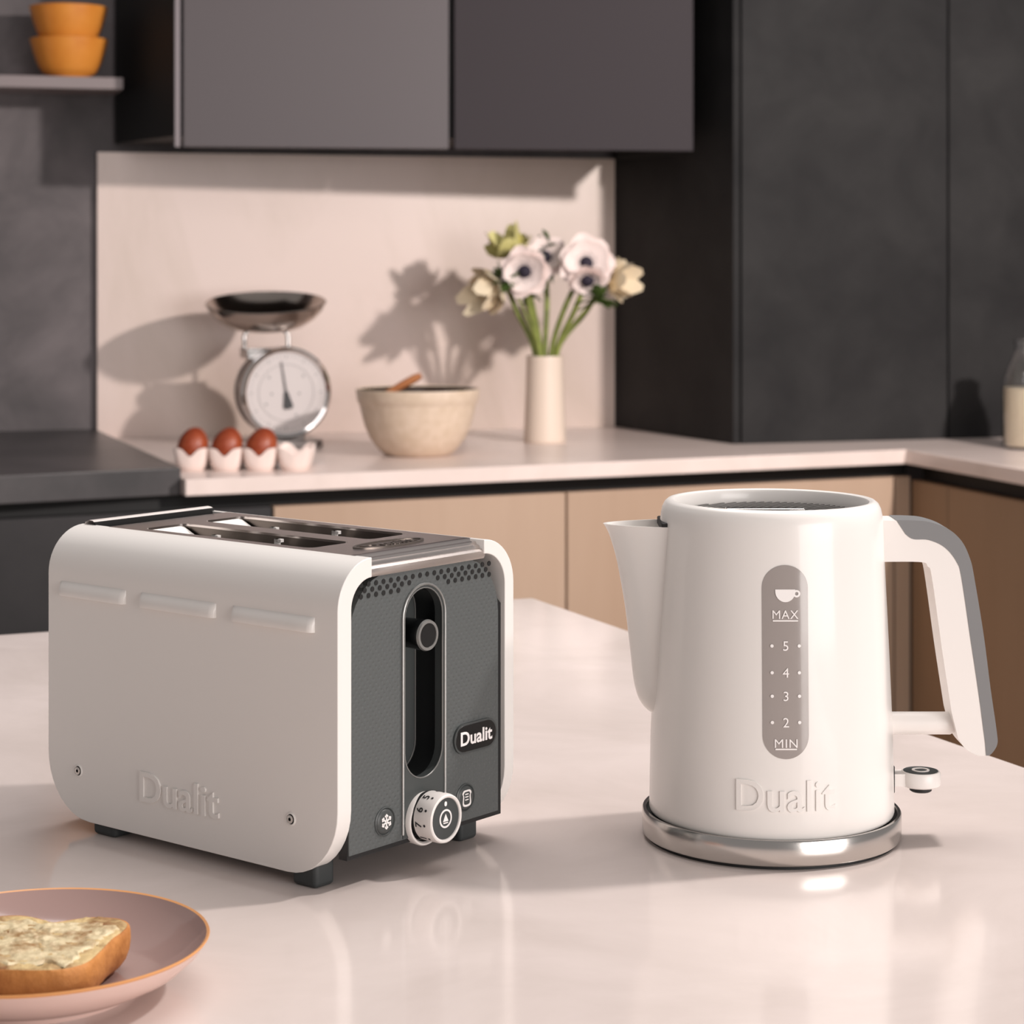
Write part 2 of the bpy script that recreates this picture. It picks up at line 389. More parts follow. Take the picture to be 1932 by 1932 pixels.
# =================================================================== TOASTER
TA = math.atan2(.7766, .63)
TO = empty('toaster', (-.1035, 1.29, T0), TA)
tag(TO, 'white two-slice toaster with dark grey front on the island', 'toaster')
W, L, H, R, RB, TH, Z0 = .166, .2675, .1985, .030, .042, .012, .0075
def side_panel(mirror, TH=.012):
    prof = []
    for i in range(11):
        a = PI / 2 * i / 10; prof.append((0, Z0 + RB * (1 - cos(a)), -1, 0, RB * (1 - sin(a))))
    for k in range(1, 12): prof.append((0, Z0 + RB + (H - R - Z0 - RB) * k / 12, -1, 0, 0))
    for i in range(13):
        a = PI / 2 * i / 12; prof.append((R - R * cos(a), H - R + R * sin(a), -cos(a), sin(a), 0))
    us = [i / 22 for i in range(23)]
    mb = MB(); ro, ri = [], []
    for w_, z_, nw, nz, ins in prof:
        uu = [ins + (L - 2 * ins) * t for t in us]
        ro.append([(w_, q, z_) for q in uu]); ri.append([(w_ - nw * TH, q, z_ - nz * TH) for q in uu])
    mb.grid(ro); mb.grid(ri)
    mb.grid([ro[0], ri[0]]); mb.grid([ro[-1], ri[-1]])
    mb.grid([[r[0] for r in ro], [r[0] for r in ri]]); mb.grid([[r[-1] for r in ro], [r[-1] for r in ri]])
    if mirror: mb.v = [Vector((W - v.x, v.y, v.z)) for v in mb.v]
    return mb.build('side_panel', M['white_side'], TO, angle=50, bevel=.0052, seg=4, bangle=60)
spn = side_panel(False); spf = side_panel(True, .009)
# ribs, lettering and screws on the near side
def sidemap(x, y, h): return (-h, x, y)
for u0, u1 in ((.0188, .0895), (.1043, .1745), (.1889, .2545)):
    mb = MB(); z0_, z1_ = .1546, .1648; d = .0042; rows = []
    prof = [(z0_, .0), (z0_ + .0003, d * .9), (z0_ + .001, d), (z0_ + .0045, d * .93), (z0_ + .0075, d * .62), (z1_, -.0004)]
    N = 12
    for i in range(N + 1):
        t = i / N
        e = min(t, 1 - t) * (u1 - u0); f = min(1, e / .0035); f = math.sqrt(max(0, 1 - (1 - f) ** 2))
        rows.append([(-(p[1] * f) + .0003, u0 + (u1 - u0) * t, p[0] + (0 if f > .5 else .0004)) for p in prof])
    tt = [0, .006, .015, .03, .06, .2, .5, .8, .94, .97, .985, .994, 1]; rows = []
    for t in tt:
        e = min(t, 1 - t) * (u1 - u0); f = min(1, e / .004); f = math.sqrt(max(0, 1 - (1 - f) ** 2))
        rows.append([(-(p[1] * f) + .0003, u0 + (u1 - u0) * t, p[0]) for p in prof])
    mb.grid(rows).build('embossed_rib', M['white_side'], spn, angle=50)
mb = MB(); text(mb, 'Dualit', .0195, lambda x, y, h: (-h + .0004, .138 - x, .0393 + y), .0016, bold=.012, width=.0735)
mb.build('raised_lettering', M['white_side'], spn, angle=35, bevel=.0003, seg=2)
for su in (.0389, .2364):
    mb = MB(); X = Matrix.Translation((.0002, su, .0400)) @ Matrix.Rotation(-PI / 2, 4, 'Y')
    mb.lathe([(.0042, 0), (.0042, .0006), (.0034, .001), (.003, .0004), (0, .0004)], 24, xf=X, mis=[0, 0, 0, 1])
    mb.lathe([(.0025, .0), (.0025, .0012), (.0011, .0014), (.0011, .0005), (0, .0005)], 16, xf=X, mis=[2, 2, 1, 1])
    lab(mb.build('screw', [M['white_side'], M['black_matte'], M['steel']], spn), 'small recessed steel screw')

# inner body
MB().box((TH + .001, .034, .021), (W - TH - .001, L - .012, .125)).build('inner_body', M['black_matte'], TO)
MB().box((TH + .001, L - .012, .015), (W - TH - .001, L - .004, .186)).build('rear_panel', M['grey_smooth'], TO, bevel=.002)

# front panel with slot opening
fm = lambda x, y, h: (x, h - .002, y)
WC = .0800
outer = [(.0125, .021)] + [(.0125, .150)] + [(.0125 + .034 * (1 - cos(a)), .150 + .0372 * sin(a)) for a in [PI / 2 * k / 8 for k in range(1, 9)]]
outer = outer + [(W - .0005 - x, z) for x, z in outer[::-1]]
SW0 = stadium(WC, .021 - .02, .1765, .0200)
chan = [(WC + .0197 * cos(PI * i / 20), .1765 - .0197 + .0197 * sin(PI * i / 20)) for i in range(21)] + [(WC - .0197, .0215), (WC + .0197, .0215)]
MB().ext([[(TH, .018), (W - .009, .018), (W - .009, .155), (W - TH - .030, .1865), (TH + .034, .1865), (TH, .155)], [(WC + (x - WC) * .99, z) for x, z in chan]], .0056, .0125, fm).build('front_gap_shade', M['black_matte'], TO, angle=35)  # black plate put in for the shadow line around the front panel
fpn = MB().ext([outer, chan], .0045, .0105, fm)
# ventilation holes: staggered rows of small dark oval perforations
def dark_disc(w_, z_, rw, rz, mi=1):
    fpn.ext([[(w_ + rw * cos(2 * PI * i / 12), z_ + rz * sin(2 * PI * i / 12)) for i in range(12)]], .0042, .0047, fm, mi)
for row, (zz, off) in enumerate(((.1822, 0), (.1787, .5), (.1752, 0))):
    for k in range(19):
        ww = .0228 + .00672 * (k + off)
        if ww > W - .0215: continue
        if row == 2 and abs(ww - WC) < .0215: continue
        if row == 1 and abs(ww - WC) < .008: continue
        dark_disc(ww, zz, .00165, .00165)
fpo = fpn.build('front_panel', [M['dimple'], M['dark_void']], TO, angle=35)
lab(fpo, 'dark grey dimpled front with rows of vent holes')
# smooth slot surround + recess
rec = stadium(WC - .0002, .0560, .1742, .0178)
sl = MB().ext([[(WC + (x - WC) * .995, z) for x, z in chan], rec], .0042, .0105, fm).build('slot_surround', M['grey_smooth'], TO, angle=35)
rp = MB()
n_ = len(rec); rp.add([(x, .0085, z) for x, z in rec] + [(x, .0255, z) for x, z in rec], [(i, (i + 1) % n_, n_ + (i + 1) % n_, n_ + i) for i in range(n_)], 0)
rp.ext([rec], .0273, .0295, fm, 1)
rp.box((WC - .0025, .0248, .062), (WC + .0025, .0254, .168), 2)
MB().tube([(x * .985 + WC * .015, .0250, z) for x, z in rec] + [(rec[0][0] * .985 + WC * .015, .0250, rec[0][1])], .0005, 6, caps=False).build('track_edge', M['trim_grey'], TO)
lab(rp.build('lever_recess', [M['black_gloss'], M['grey_smooth'], M['dark_void']], TO, angle=35), 'dark recessed lever track')
edge = [(WC - .0198, .0020, .024), (WC - .0198, .0020, .09), (WC - .0198, .0020, .1560)] + [(WC - .0198 * cos(PI * i / 16), .0020, .1567 + .0198 * sin(PI * i / 16)) for i in range(17)] + [(WC + .0198, .0020, .1560), (WC + .0198, .0020, .09), (WC + .0198, .0020, .024)]
MB().tube(edge, .00085, 8).build('slot_trim', M['trim_grey'], TO)
rim_in = [(x, .0023, z) for x, z in rec]; rim_in.append(rim_in[0])
MB().tube(rim_in, .00045, 6, caps=False).build('recess_edge', M['trim_grey'], sl)
# lever
XL = Matrix.Translation((WC - .0020, -.001, .1452)) @ Matrix.Rotation(PI / 2, 4, 'X')
lv = MB().lathe([(0, -.0255), (.0088, -.0255), (.0095, -.006), (.0098, .0005), (.0092, .0018), (.0072, .0018), (0, .0012)], 40, xf=XL).build('lever', M['black_gloss'], TO)
lab(MB().lathe([(.0074, .0012), (.0076, .0023), (.0093, .0023), (.0098, .0008)], 40, xf=XL).build('lever_ring', M['trim_grey'], lv), 'grey ring on lever')
# chrome top plate
lip = [(.0042, .1864), (.0015, .1864), (.0006, .1885), (.0009, .1912), (.0022, .1926), (.0036, .1928), (.0041, .1945), (.0064, .1953), (.0070, .1968), (.0105, .1974), (.0125, .1985), (.016, .1985)]
tpm = MB().grid([[(w_, q, z_) for q, z_ in lip] for w_ in (R - .0015, W / 2, W - R + .0015)])
def slot2(w0, w1): return rrect(w0, .058, w1, .214, .006, 5)
holes = [slot2(.0365, .0735), slot2(.0905, .1275)]
tpm.ext([rrect(R - .0015, .0155, W - R + .0015, .240, .0005, 1)] + holes, .1970, .1985)
tpm.box((R - .0015, .240, .1900), (W - R + .0015, .256, .1915), 1)
rl_ = [(.2545, .2005), (.2560, .2012), (.2595, .2015), (.2635, .2000), (.2655, .195), (.266, .186)]
tpm.box((R - .0015, .2530, .1900), (W - R + .0015, .2546, .2004), 1)
tpm.grid([[(w_, q, z_) for q, z_ in rl_] for w_ in (R - .0015, W - R + .0015)], 2)
M['top_steel'] = mat('top_plate_steel', (222, 214, 210), .2, 1)
tpo = tpm.build('top_plate', [M['top_steel'], M['dark_void'], mat('lip_glint', (222, 214, 210), .45, .25)], TO, angle=32)  # rear lip coloured pale to stand in for the chrome edge's glint
lab(tpo, 'polished chrome top with two bread slots')
# raised oval emblem on the top plate
ov = lambda a, b2, n=40: [(W / 2 + a * cos(2 * PI * i / n), .0345 + b2 * sin(2 * PI * i / n)) for i in range(n)]
em = MB().ext([ov(.031, .0115), ov(.0285, .0095)], .1984, .1992)
text(em, 'Dualit', .0095, lambda x, y, h: (W / 2 + x, .0345 + y, .1984 + h), .0007, bold=.01, width=.044)
em.build('top_emblem', M['liner'], tpo, angle=35)
for w0, w1 in ((.0365, .0735), (.0905, .1275)):
    lp = slot2(w0 - .0008, w1 + .0008); k = len(lp); mb = MB()
    mb.add([(x, y, .1972) for x, y in lp] + [(x, y, .128) for x, y in lp], [(i, (i + 1) % k, k + (i + 1) % k, k + i) for i in range(k)], 0)
    mb.ext([slot2(w0 + .0002, w1 - .0002)], .1268, .1278, None, 1)
    ln = lab(mb.build('slot_liner', [M['liner'], M['dark_void']], TO, angle=35, recalc=False), 'bare metal bread slot')
    for ww in (w0 + .005, w1 - .005):
        g = MB().tube([(ww, .062, .1885), (ww, .136, .1885), (ww, .210, .1885)], .0011, 8)
        for q in [.070 + .0175 * j for j in range(9)]:
            g.tube([(ww, q, .1885), (ww, q, .131)], .0009, 6)
        g.build('guard_wire', M['chrome'], ln)
    MB().grid([[(w0 + .0015, q, z), (w1 - .0015, q, z)] for q, z in ((.2137, .1970), (.1990, .1905), (.1975, .1890), (.1972, .150))]).build('slot_end_plate', M['white_plastic'], ln, recalc=False)
    for ww, q in ((w0 + .0185, .1645), (w0 + .0065, .152), (w1 - .0065, .118)):
        MB().box((ww - .0014, q - .0016, .182), (ww + .0014, q + .0016, .1965)).box((ww - .0014, q - .0045, .1945), (ww + .0014, q + .0016, .1965)).build('bread_hook', M['white_plastic'], ln)
# dial
XD = Matrix.Translation((WC - .0002, .0008, .0332)) @ Matrix.Rotation(PI / 2, 4, 'X')
MB().lathe([(.0140, -.006), (.0162, -.006), (.0166, .0008), (.0160, .0020), (.0150, .0022), (.014, .001)], 56, xf=Matrix.Translation((-.0008, 0, -.0024)) @ XD).build('dial_collar', M['white_plastic'], TO)
dl = MB().lathe([(.0146, .0005), (.0151, .0035), (.0153, .0150), (.0148, .0170), (.0140, .0175), (.0129, .0171), (.0127, .0163), (0, .0163)], 64, xf=XD, mis=[1, 0, 0, 0, 0, 0, 2]).build('control_dial', [M['white_plastic'], M['black_matte'], M['grey_smooth']], TO)
lab(dl, 'white browning dial numbered on its side')
XW = WC - .0002; ZW = .0332
ic = MB(); dm = lambda x, y, h: (XW + x * .93, -.0156 - h, ZW + y * .93)
ic.ext([circ(.0062, 36), circ(.0050, 36)], 0, .0003, dm)
ic.ext([[(-.0027, -.0019), (.0027, -.0019), (0, .0032)]], 0, .0003, dm)
ic.ext([hstadium(0, -.0029, .0024, .0004, 4)], 0, .0003, dm)
ic.ext([stadium(0, .0082, .0114, .0012, 8)], 0, .0003, dm)
lab(ic.build('dial_icon', M['print_white'], dl), 'white eject symbol')
nm = MB()
def dialmap2(ang):
    # reading direction runs up the left flank (towards +w at the top); letters' tops point to the body
    def f(x, y, h):
        a = ang - x / .0152; r = .0151 + (.0080 - y - .0035) * .00017 / .0115 + h + .0001
        return (XW - r * sin(a), -(.0066 - y), ZW + r * cos(a))
    return f
for s_, a in (('3', -.95), ('4', -.2), ('5', .52), ('6', 1.12), ('7', 1.72), ('1', 2.4)):
    text(nm, s_, .0050, dialmap2(a), .0002, bold=.01)
    f = dialmap2(a); nm.ext([circ(.0008, 10, (0, -.0050))], 0, .0002, f)
nm.build('dial_numerals', M['print_dark'], dl)
# round push buttons
def button(wc, zc, icon):
    X = Matrix.Translation((wc, .0026, zc)) @ Matrix.Rotation(PI / 2, 4, 'X')
    bt = MB().lathe([(.0090, -.001), (.0090, .0006), (.0083, .0010), (.0078, .0002), (.0070, .0010), (.0060, .0014), (0, .0015)], 36, xf=X).build('push_button', M['grey_smooth'], TO)
    m2 = MB(); f = lambda x, y, h: (wc + x, .0026 - .0015 - h, zc + y)
    icon(m2, f); lab(m2.build('button_icon', M['print_white'], bt), 'white printed symbol'); return bt
def snow(m2, f):
    for k in range(6):
        a = PI / 2 + k * PI / 3; c, s_ = cos(a), sin(a)
        def bar(x0, y0, x1, y1, t=.0005):
            dx, dy = x1 - x0, y1 - y0; q = math.hypot(dx, dy); nx, ny = -dy / q * t, dx / q * t
            m2.ext([[(x0 + nx, y0 + ny), (x1 + nx, y1 + ny), (x1 - nx, y1 - ny), (x0 - nx, y0 - ny)]], 0, .0003, f)
        bar(0, 0, .0046 * c, .0046 * s_)
        for sg in (-1, 1):
            a2 = a + sg * PI / 4; bar(.0026 * c, .0026 * s_, .0026 * c + .0017 * cos(a2), .0026 * s_ + .0017 * sin(a2))
def slice_icon(m2, f):
    o = smooth2([(-.0036, -.0048), (.0036, -.0048), (.0036, .0012), (.0044, .003), (.003, .0048), (0, .0050), (-.003, .0048), (-.0044, .003), (-.0036, .0012)], 4, True)
    m2.ext([o, [(x * .74, y * .78) for x, y in o]], 0, .0003, f)
    for k in (-.0015, .0003, .002): m2.ext([[(-.0016, k), (.0016, k), (.0016, k + .0007), (-.0016, k + .0007)]], 0, .0003, f)
button(.0440, .0357, snow); button(.1198, .0357, slice_icon)
# brand badge
bd = MB().ext([hstadium(.1290, .0735, .0200, .0084)], .0028, .0048, fm).build('badge', M['black_gloss'], TO, angle=35, bevel=.0005)
lab(MB().ext([hstadium(.1290, .0735, .0212, .0096), hstadium(.1290, .0735, .0199, .0083)], .0030, .0050, fm).build('badge_rim', M['grey_smooth'], bd, angle=35), 'raised grey badge border')
mb = MB(); text(mb, 'Dualit', .0089, lambda x, y, h: (.1290 + x, .0007 - h, .0737 + y), .0003, bold=.022, width=.0312)
lab(mb.build('badge_lettering', M['print_white'], bd), 'white bold lettering')
# feet
for (a0, a1, c0, c1) in ((.002, .019, .020, .0405), (.002, .019, .2025, .2245), (.137, .1545, .0207, .041), (.137, .1545, .2025, .2245)):
    MB().box((a0, c0, 0), (a1, c1, .0215)).build('foot', M['rubber'], TO, bevel=.003)

# =================================================================== KETTLE
KX, KY = .1703, 1.429
BASE = tag(empty('power_base', (KX, KY, T0)), 'round steel-banded power base under the white kettle', 'power base')
MB().lathe([(0, 0), (.0815, 0), (.0815, .0022), (0, .0022)], 72).build('rubber_ring', M['black_matte'], BASE)
MB().lathe([(.0800, .0022), (.0838, .0024), (.0846, .0034), (.0846, .0176), (.0840, .0184), (.0822, .0184), (.0816, .0176), (.0812, .0150)], 128).build('steel_band', M['steel'], BASE)
MB().lathe([(.0813, .0155), (.0800, .0158), (0, .0158)], 96).build('top_disc', M['black_matte'], BASE)

KT = tag(empty('kettle', (KX, KY, T0 + .0162)), 'white jug kettle with grey water window, standing on steel base', 'kettle')
KZ = .0162
def kr(z):   # outer radius at height z above the worktop
    pts = [(.016, .0800), (.0646, .0792), (.12, .0768), (.1727, .0742), (.2145, .0724)]
    for (z0, r0), (z1, r1) in zip(pts, pts[1:]):
        if z <= z1: return r0 + (r1 - r0) * (z - z0) / (z1 - z0)
    return .0724
prof = [(0, .0170), (.0785, .0170), (.0795, .0178), (.0800, .0195)] + [(kr(z), z) for z in (.03, .045, .0646, .08, .1, .12, .14, .16, .1727, .185, .2, .2085)]
prof += [(.0722, .2120), (.0714, .2158), (.0698, .2190), (.0676, .2208), (.0656, .2210), (.0640, .2203), (.0634, .2190), (.0632, .2130), (.0630, .2085), (.0, .2085)]
MB().lathe([(r, z - KZ) for r, z in prof], 128).build('body', M['white'], KT, angle=35)
def on_body(x, z, h, yaw=0.0):
    r = kr(z) + h; a = -PI / 2 + x / kr(z) + yaw
    return (r * cos(a), r * sin(a), z - KZ)
# lid with ribbed grille
ld = MB().lathe([(0, .2090 - KZ), (.0625, .2090 - KZ), (.0628, .2105 - KZ), (.0615, .2110 - KZ), (0, .2110 - KZ)], 96).build('lid', M['lid_grille'], KT)
mb = MB()
for k in range(27):
    yy = -.0585 + .0045 * k; hx = math.sqrt(max(.0600 ** 2 - yy ** 2, 0))
    if hx < .008: continue
    mb.box((-hx, yy - .0011, .2108 - KZ), (hx, yy + .0011, .2126 - KZ))
mb2 = MB()
for v in mb.v: v.xy = (v.x * cos(.9) - v.y * sin(.9), v.x * sin(.9) + v.y * cos(.9))
mb.build('lid_ribs', M['lid_grille'], ld)
MB().ext([hstadium(-.004, .0, .030, .016)], .2120 - KZ, .2132 - KZ).build('lid_recess', M['black_gloss'], ld)
mb = MB().box((-.030, -.0045, .2132 - KZ), (.022, .0045, .2152 - KZ)); mb.build('lid_handle', M['chrome'], ld, bevel=.0009)
# spout
spz = [(.0800, -.0772, .0030), (.0828, -.0815, .0090), (.0870, -.0852, .0125), (.0925, -.0880, .0148), (.103, -.0905, .0165), (.1239, -.0929, .0180), (.1483, -.0957, .0194), (.1660, -.0986, .0205), (.1831, -.1020, .0216), (.1971, -.1062, .0228), (.2030, -.1090, .0234), (.2050, -.1104, .0236)]
def sp_row(z, xo, hw, inset=0):
    r = kr(z); hw = hw - inset; xo = xo + inset * 1.4; pts = []
    xb = -math.sqrt(max(r * r - hw * hw, 0)) + .0025
    N = 20
    for i in range(N + 1):
        t = -1 + 2 * i / N
        s_ = math.copysign(abs(sin(t * PI / 2)) ** .9, t)
        k = (1 - abs(t) ** 1.9)
        pts.append((xb + (xo - xb) * (k ** .80), hw * (t if abs(t) > .001 else 0), z - KZ))
    return pts
dense = smooth2([(a, b2, c) for a, b2, c in spz], 4)
so = [sp_row(*p) for p in dense]; si = [sp_row(*p, inset=.0014) for p in dense if p[0] > .15]
mb = MB().grid(so).grid(si).grid([so[-1], si[-1]])
mb.add(si[0], [tuple(range(len(si[0])))], 1)
mb.build('spout', [M['white'], M['dark_void']], KT, angle=50)
mb = MB().box((-.0735, -.0215, .2020 - KZ), (-.0690, .0215, .2075 - KZ)); mb.build('spout_filter', M['black_matte'], KT, bevel=.001)
# handle
ho = [(.066, .2082), (.082, .2082), (.1012, .2068), (.1134, .2023), (.1221, .1943), (.1274, .1831), (.1301, .1709), (.1361, .1343), (.1406, .0995), (.1446, .0716), (.1451, .0629), (.1413, .0570), (.1343, .0552), (.1256, .0594), (.1196, .0675)]
hi_ = [(.1162, .0827), (.1099, .1239), (.1032, .1715), (.1005, .1785), (.0955, .1814), (.066, .1814)]
hz = lambda pts: [(x, z - KZ) for x, z in pts]
ym = lambda x, y, h: (x, h, y)
op = smooth2(ho, 5)[:-1] + smooth2(hi_, 5)
MB().ext([hz(op)], -.0135, .0135, ym).build('handle', M['white_plastic'], KT, angle=50, bevel=.0085, seg=5, bangle=50)
go = [(.0800, .2087), (.0900, .2086), (.1014, .2075), (.1139, .2029), (.1228, .1947), (.1281, .1833), (.1308, .1710), (.1368, .1344), (.1413, .0995), (.1453, .0716), (.1457, .0627), (.1417, .0563), (.1385, .0553)]
gi = [(.1378, .0640), (.1370, .0700), (.1336, .0960), (.1284, .1308), (.1225, .1709), (.1193, .1814), (.1117, .1908), (.1012, .1957), (.0910, .1963), (.0860, .1995)]
gp_ = smooth2(go, 5)[:-1] + [go[-1]] + smooth2(gi, 5)
lab(MB().ext([hz(gp_)], -.0139, .0139, ym).build('handle_grip', M['grip'], KT, angle=50, bevel=.0075, seg=5, bangle=50), 'grey soft grip along outer handle')
MB().tube([(.072, 0, .0737 - KZ), (.112, 0, .0737 - KZ), (.1175, 0, .0737 - KZ), (.1200, 0, .0737 - KZ), (.1212, 0, .0737 - KZ)], [.0074, .0074, .0074, .0060, .003], 24).build('handle_strut', M['white_plastic'], KT)
# water window
wx = .0
def winmap(x, y, h): return on_body(x, y, h)
def stad_grid(cx, z0, z1, r, h):
    rows = []
    zs = [z0 + r - r * cos(PI / 2 * k / 10) for k in range(11)] + [z0 + r + (z1 - z0 - 2 * r) * k / 14 for k in range(1, 14)] + [z1 - r + r * sin(PI / 2 * k / 10) for k in range(11)]
    for z in zs:
        d = 0
        if z < z0 + r: d = z0 + r - z
        if z > z1 - r: d = z - (z1 - r)
        hw = math.sqrt(max(r * r - d * d, 0))
        rows.append([on_body(cx + hw * (-1 + 2 * j / 12), z, h) for j in range(13)])
    return rows
wn_ = MB().grid(stad_grid(wx, .0681, .1879, .0143, .0004)).build('water_window', M['window'], KT, recalc=True)
lab(wn_, 'grey translucent level window with white markings')
mk = MB()
def wtext(s_, z, hgt, **k): text(mk, s_, hgt, lambda x, y, h: on_body(wx + x, z + y, .0007 + h), .0002, **k)
wtext('MAX', .1573, .0052, spacing=1.1, bold=0, width=.0160); wtext('MIN', .0778, .0052, spacing=1.1, bold=0, width=.0140)
for s_, z in (('5', .1379), ('4', .1214), ('3', .1069), ('2', .0907)):
    wtext(s_, z, .0058)
    for sx_ in (-.0084, .0084): mk.ext([circ(.00105, 12, (wx + sx_, z))], .0007, .0009, winmap)
for z, hw in ((.1530, .0078), (.0738, .0066)): mk.ext([[(wx - hw, z), (wx + hw, z), (wx + hw, z + .0008), (wx - hw, z + .0008)]], .0007, .0009, winmap)
cupo = [(wx - .0062, .1728), (wx + .0062, .1728)] + [(wx + .0062 * cos(a), .1716 - .0066 * sin(a)) for a in [PI * k / 14 for k in range(15)]]
mk.ext([cupo], .0007, .0009, winmap)
mk.ext([circ(.0023, 18, (wx + .0070, .1702)), circ(.0011, 18, (wx + .0070, .1702))], .0007, .0009, winmap)
lab(mk.build('window_markings', M['print_white'], wn_), 'white cup icon and level numbers')
mb = MB(); text(mb, 'Dualit', .0195, lambda x, y, h: on_body(.0005 + x, .0450 + y, h - .0003), .0013, bold=.010, width=.063)
mb.build('raised_lettering', M['white'], KT, angle=35, bevel=.0003, seg=2)
# switch
SWX = .0984
swo = MB().lathe([(0, .0325 - KZ), (.0115, .0325 - KZ), (.0128, .0335 - KZ), (.0130, .0350 - KZ), (.0130, .0412 - KZ), (.0122, .0423 - KZ), (.0113, .0424 - KZ)], 40, xf=Matrix.Translation((SWX, 0, 0)))
swo.box((.0795, -.0065, .0335 - KZ), (.0905, .0065, .0415 - KZ))
sw = lab(swo.build('power_switch', M['white_plastic'], KT), 'white round paddle switch')
MB().lathe([(.0117, .0418 - KZ), (.0113, .0426 - KZ), (0, .0427 - KZ)], 40, xf=Matrix.Translation((SWX, 0, 0))).build('switch_cap', M['grey_smooth'], sw)
MB().lathe([(.0058, .0427 - KZ), (.0058, .0431 - KZ), (.0042, .0431 - KZ), (.0042, .0427 - KZ)], 32, xf=Matrix.Translation((SWX, 0, 0))).build('switch_ring', M['white_plastic'], sw)
MB().lathe([(.0075, .0326 - KZ), (.0072, .0296 - KZ), (.0060, .0288 - KZ), (0, .0288 - KZ)], 32, xf=Matrix.Translation((SWX, 0, 0))).build('switch_stud', M['black_matte'], sw)
MB().box((.0770, -.0075, .0290 - KZ), (.0803, .0075, .0470 - KZ)).build('switch_slot', M['black_matte'], KT, bevel=.001)

# =================================================================== PLATE AND TOAST
PX, PY = -.2465, 1.125
pl = [(0, .003), (.048, .003), (.0485, 0), (.0515, 0), (.052, .0035), (.064, .0065), (.076, .0125), (.085, .0205), (.0885, .0258)]
rim = [(.0893, .0270), (.0889, .0277), (.0876, .0272)]
inn = [(.0845, .0235), (.0755, .0160), (.064, .0100), (.055, .0076), (.045, .0070), (0, .0070)]
PLT = tag(empty('plate', (PX, PY, T0)), 'mauve glazed plate with amber rim at lower left, holding toast', 'plate')
MB().lathe(pl, 96).build('plate_body', M['plate_out'], PLT)
MB().lathe([pl[-1]] + rim, 96).build('plate_rim', M['plate_rim'], PLT)
MB().lathe([rim[-1]] + inn, 96).build('plate_inside', M['plate_in'], PLT)

TS = tag(empty('toast_slice', (-.2435, 1.110, T0 + .0120), math.radians(-4)), 'buttered slice of toast lying on the mauve plate', 'toast')
half = [(0, -.0455), (.018, -.045), (.030, -.0405), (.0365, -.031), (.0385, -.014), (.0395, .006), (.0418, .021), (.0412, .034), (.033, .0425), (.019, .044), (.008, .0385), (0, .0335)]
ol = smooth2(half + [(-x, y) for x, y in half[::-1][1:-1]], 6, True)
from mathutils import noise
def nz(x, y, f, o=0): return noise.noise(Vector((x * f + o, y * f - o, o * 1.7)))
cr_ = MB(); rows = []
for k, (sc, z) in enumerate(((.84, -.0022), (.90, -.0012), (.955, .0015), (.99, .006), (1.0, .0105), (.995, .0150), (.982, .0172), (.968, .0181), (.955, .0180))):
    rows.append([(x * sc * (1 + .016 * nz(x, y, 90, k * .3)), y * sc * (1 + .016 * nz(x, y, 90, k * .3)), z) for x, y in ol])
cr_.grid([r + [r[0]] for r in rows]); cr_.add(rows[0], [tuple(range(len(ol)))])
cr_.build('crust', M['crust'], TS, angle=60)
fc = MB(); rings = []
for k in range(25):
    s_ = .958 * (1 - k / 25)
    rings.append([(x * s_, y * s_, .0180 + (.0004 + .0011 * nz(x * s_, y * s_, 190) + .0009 * nz(x * s_, y * s_, 420, 3)) * min(1, k)) for x, y in ol])
fc.grid([r + [r[0]] for r in rings]); fc.add(rings[-1], [tuple(range(len(ol)))])
lab(fc.build('crumb_face', M['toast'], TS, angle=70), 'browned crumb surface')
bt = MB(); rings = []
bo = []
for x, y in ol:
    a = math.atan2(y, x); q = .80 + .10 * nz(cos(a) * 2.2, sin(a) * 2.2, 1.0, 2) + .12 * nz(cos(a) * 7, sin(a) * 7, 1.0, 5)
    bo.append((x * q, y * q - .001))
for k in range(30):
    s_ = 1 - k / 30
    rings.append([(x * s_, y * s_, (.0181 if k == 0 else .0192 + .0010 * nz(x * s_, y * s_, 110, 7) + .0011 * nz(x * s_ * .5, y * s_ * 1.6, 210, 1) + .0006 * nz(x * s_, y * s_, 430, 4))) for x, y in bo])
bt.grid([r + [r[0]] for r in rings]); bt.add(rings[-1], [tuple(range(len(bo)))])
lab(bt.build('butter', M['butter'], TS, angle=70), 'unevenly spread pale butter')

# =================================================================== KITCHEN SCALE
SC = tag(empty('kitchen_scale', (-.470, 4.405, T0), math.atan2(-.94, .35) + PI / 2), 'round steel kitchen scale with pan, left on back counter', 'kitchen scale'); SC.scale = (1.03, 1.03, 1.03)
# local: -y faces the room
DZ, DR = .1070, .088
XF = Matrix.Translation((0, -.045, DZ)) @ Matrix.Rotation(PI / 2, 4, 'X')
MB().lathe([(0, -.085), (.070, -.085), (.083, -.078), (.0875, -.066), (.0875, 0), (.0800, .002)], 72, xf=XF).build('housing', M['scale_body'], SC)
MB().lathe([(.0790, .001), (.0800, .006), (.0850, .008), (.0895, .005), (.0895, -.004), (.0870, -.006)], 72, xf=XF).build('bezel', M['chrome'], SC)
df = MB().lathe([(.0800, .0022), (0, .0022)], 64, xf=XF).build('dial_face', M['dial_face'], SC)
mk2 = MB(); dmap = lambda x, y, h: (x, -.045 - .0026 - h, DZ + y)
for k in range(60):
    a = 2 * PI * k / 60; r0, r1, t = (.066, .074, .0007) if k % 5 == 0 else (.070, .074, .0004)
    mk2.ext([[(r0 * cos(a) - t * sin(a), r0 * sin(a) + t * cos(a)), (r1 * cos(a) - t * sin(a), r1 * sin(a) + t * cos(a)), (r1 * cos(a) + t * sin(a), r1 * sin(a) - t * cos(a)), (r0 * cos(a) + t * sin(a), r0 * sin(a) - t * cos(a))]], 0, .0003, dmap)
mk2.ext([circ(.0555, 56), circ(.0548, 56)], 0, .0003, dmap)
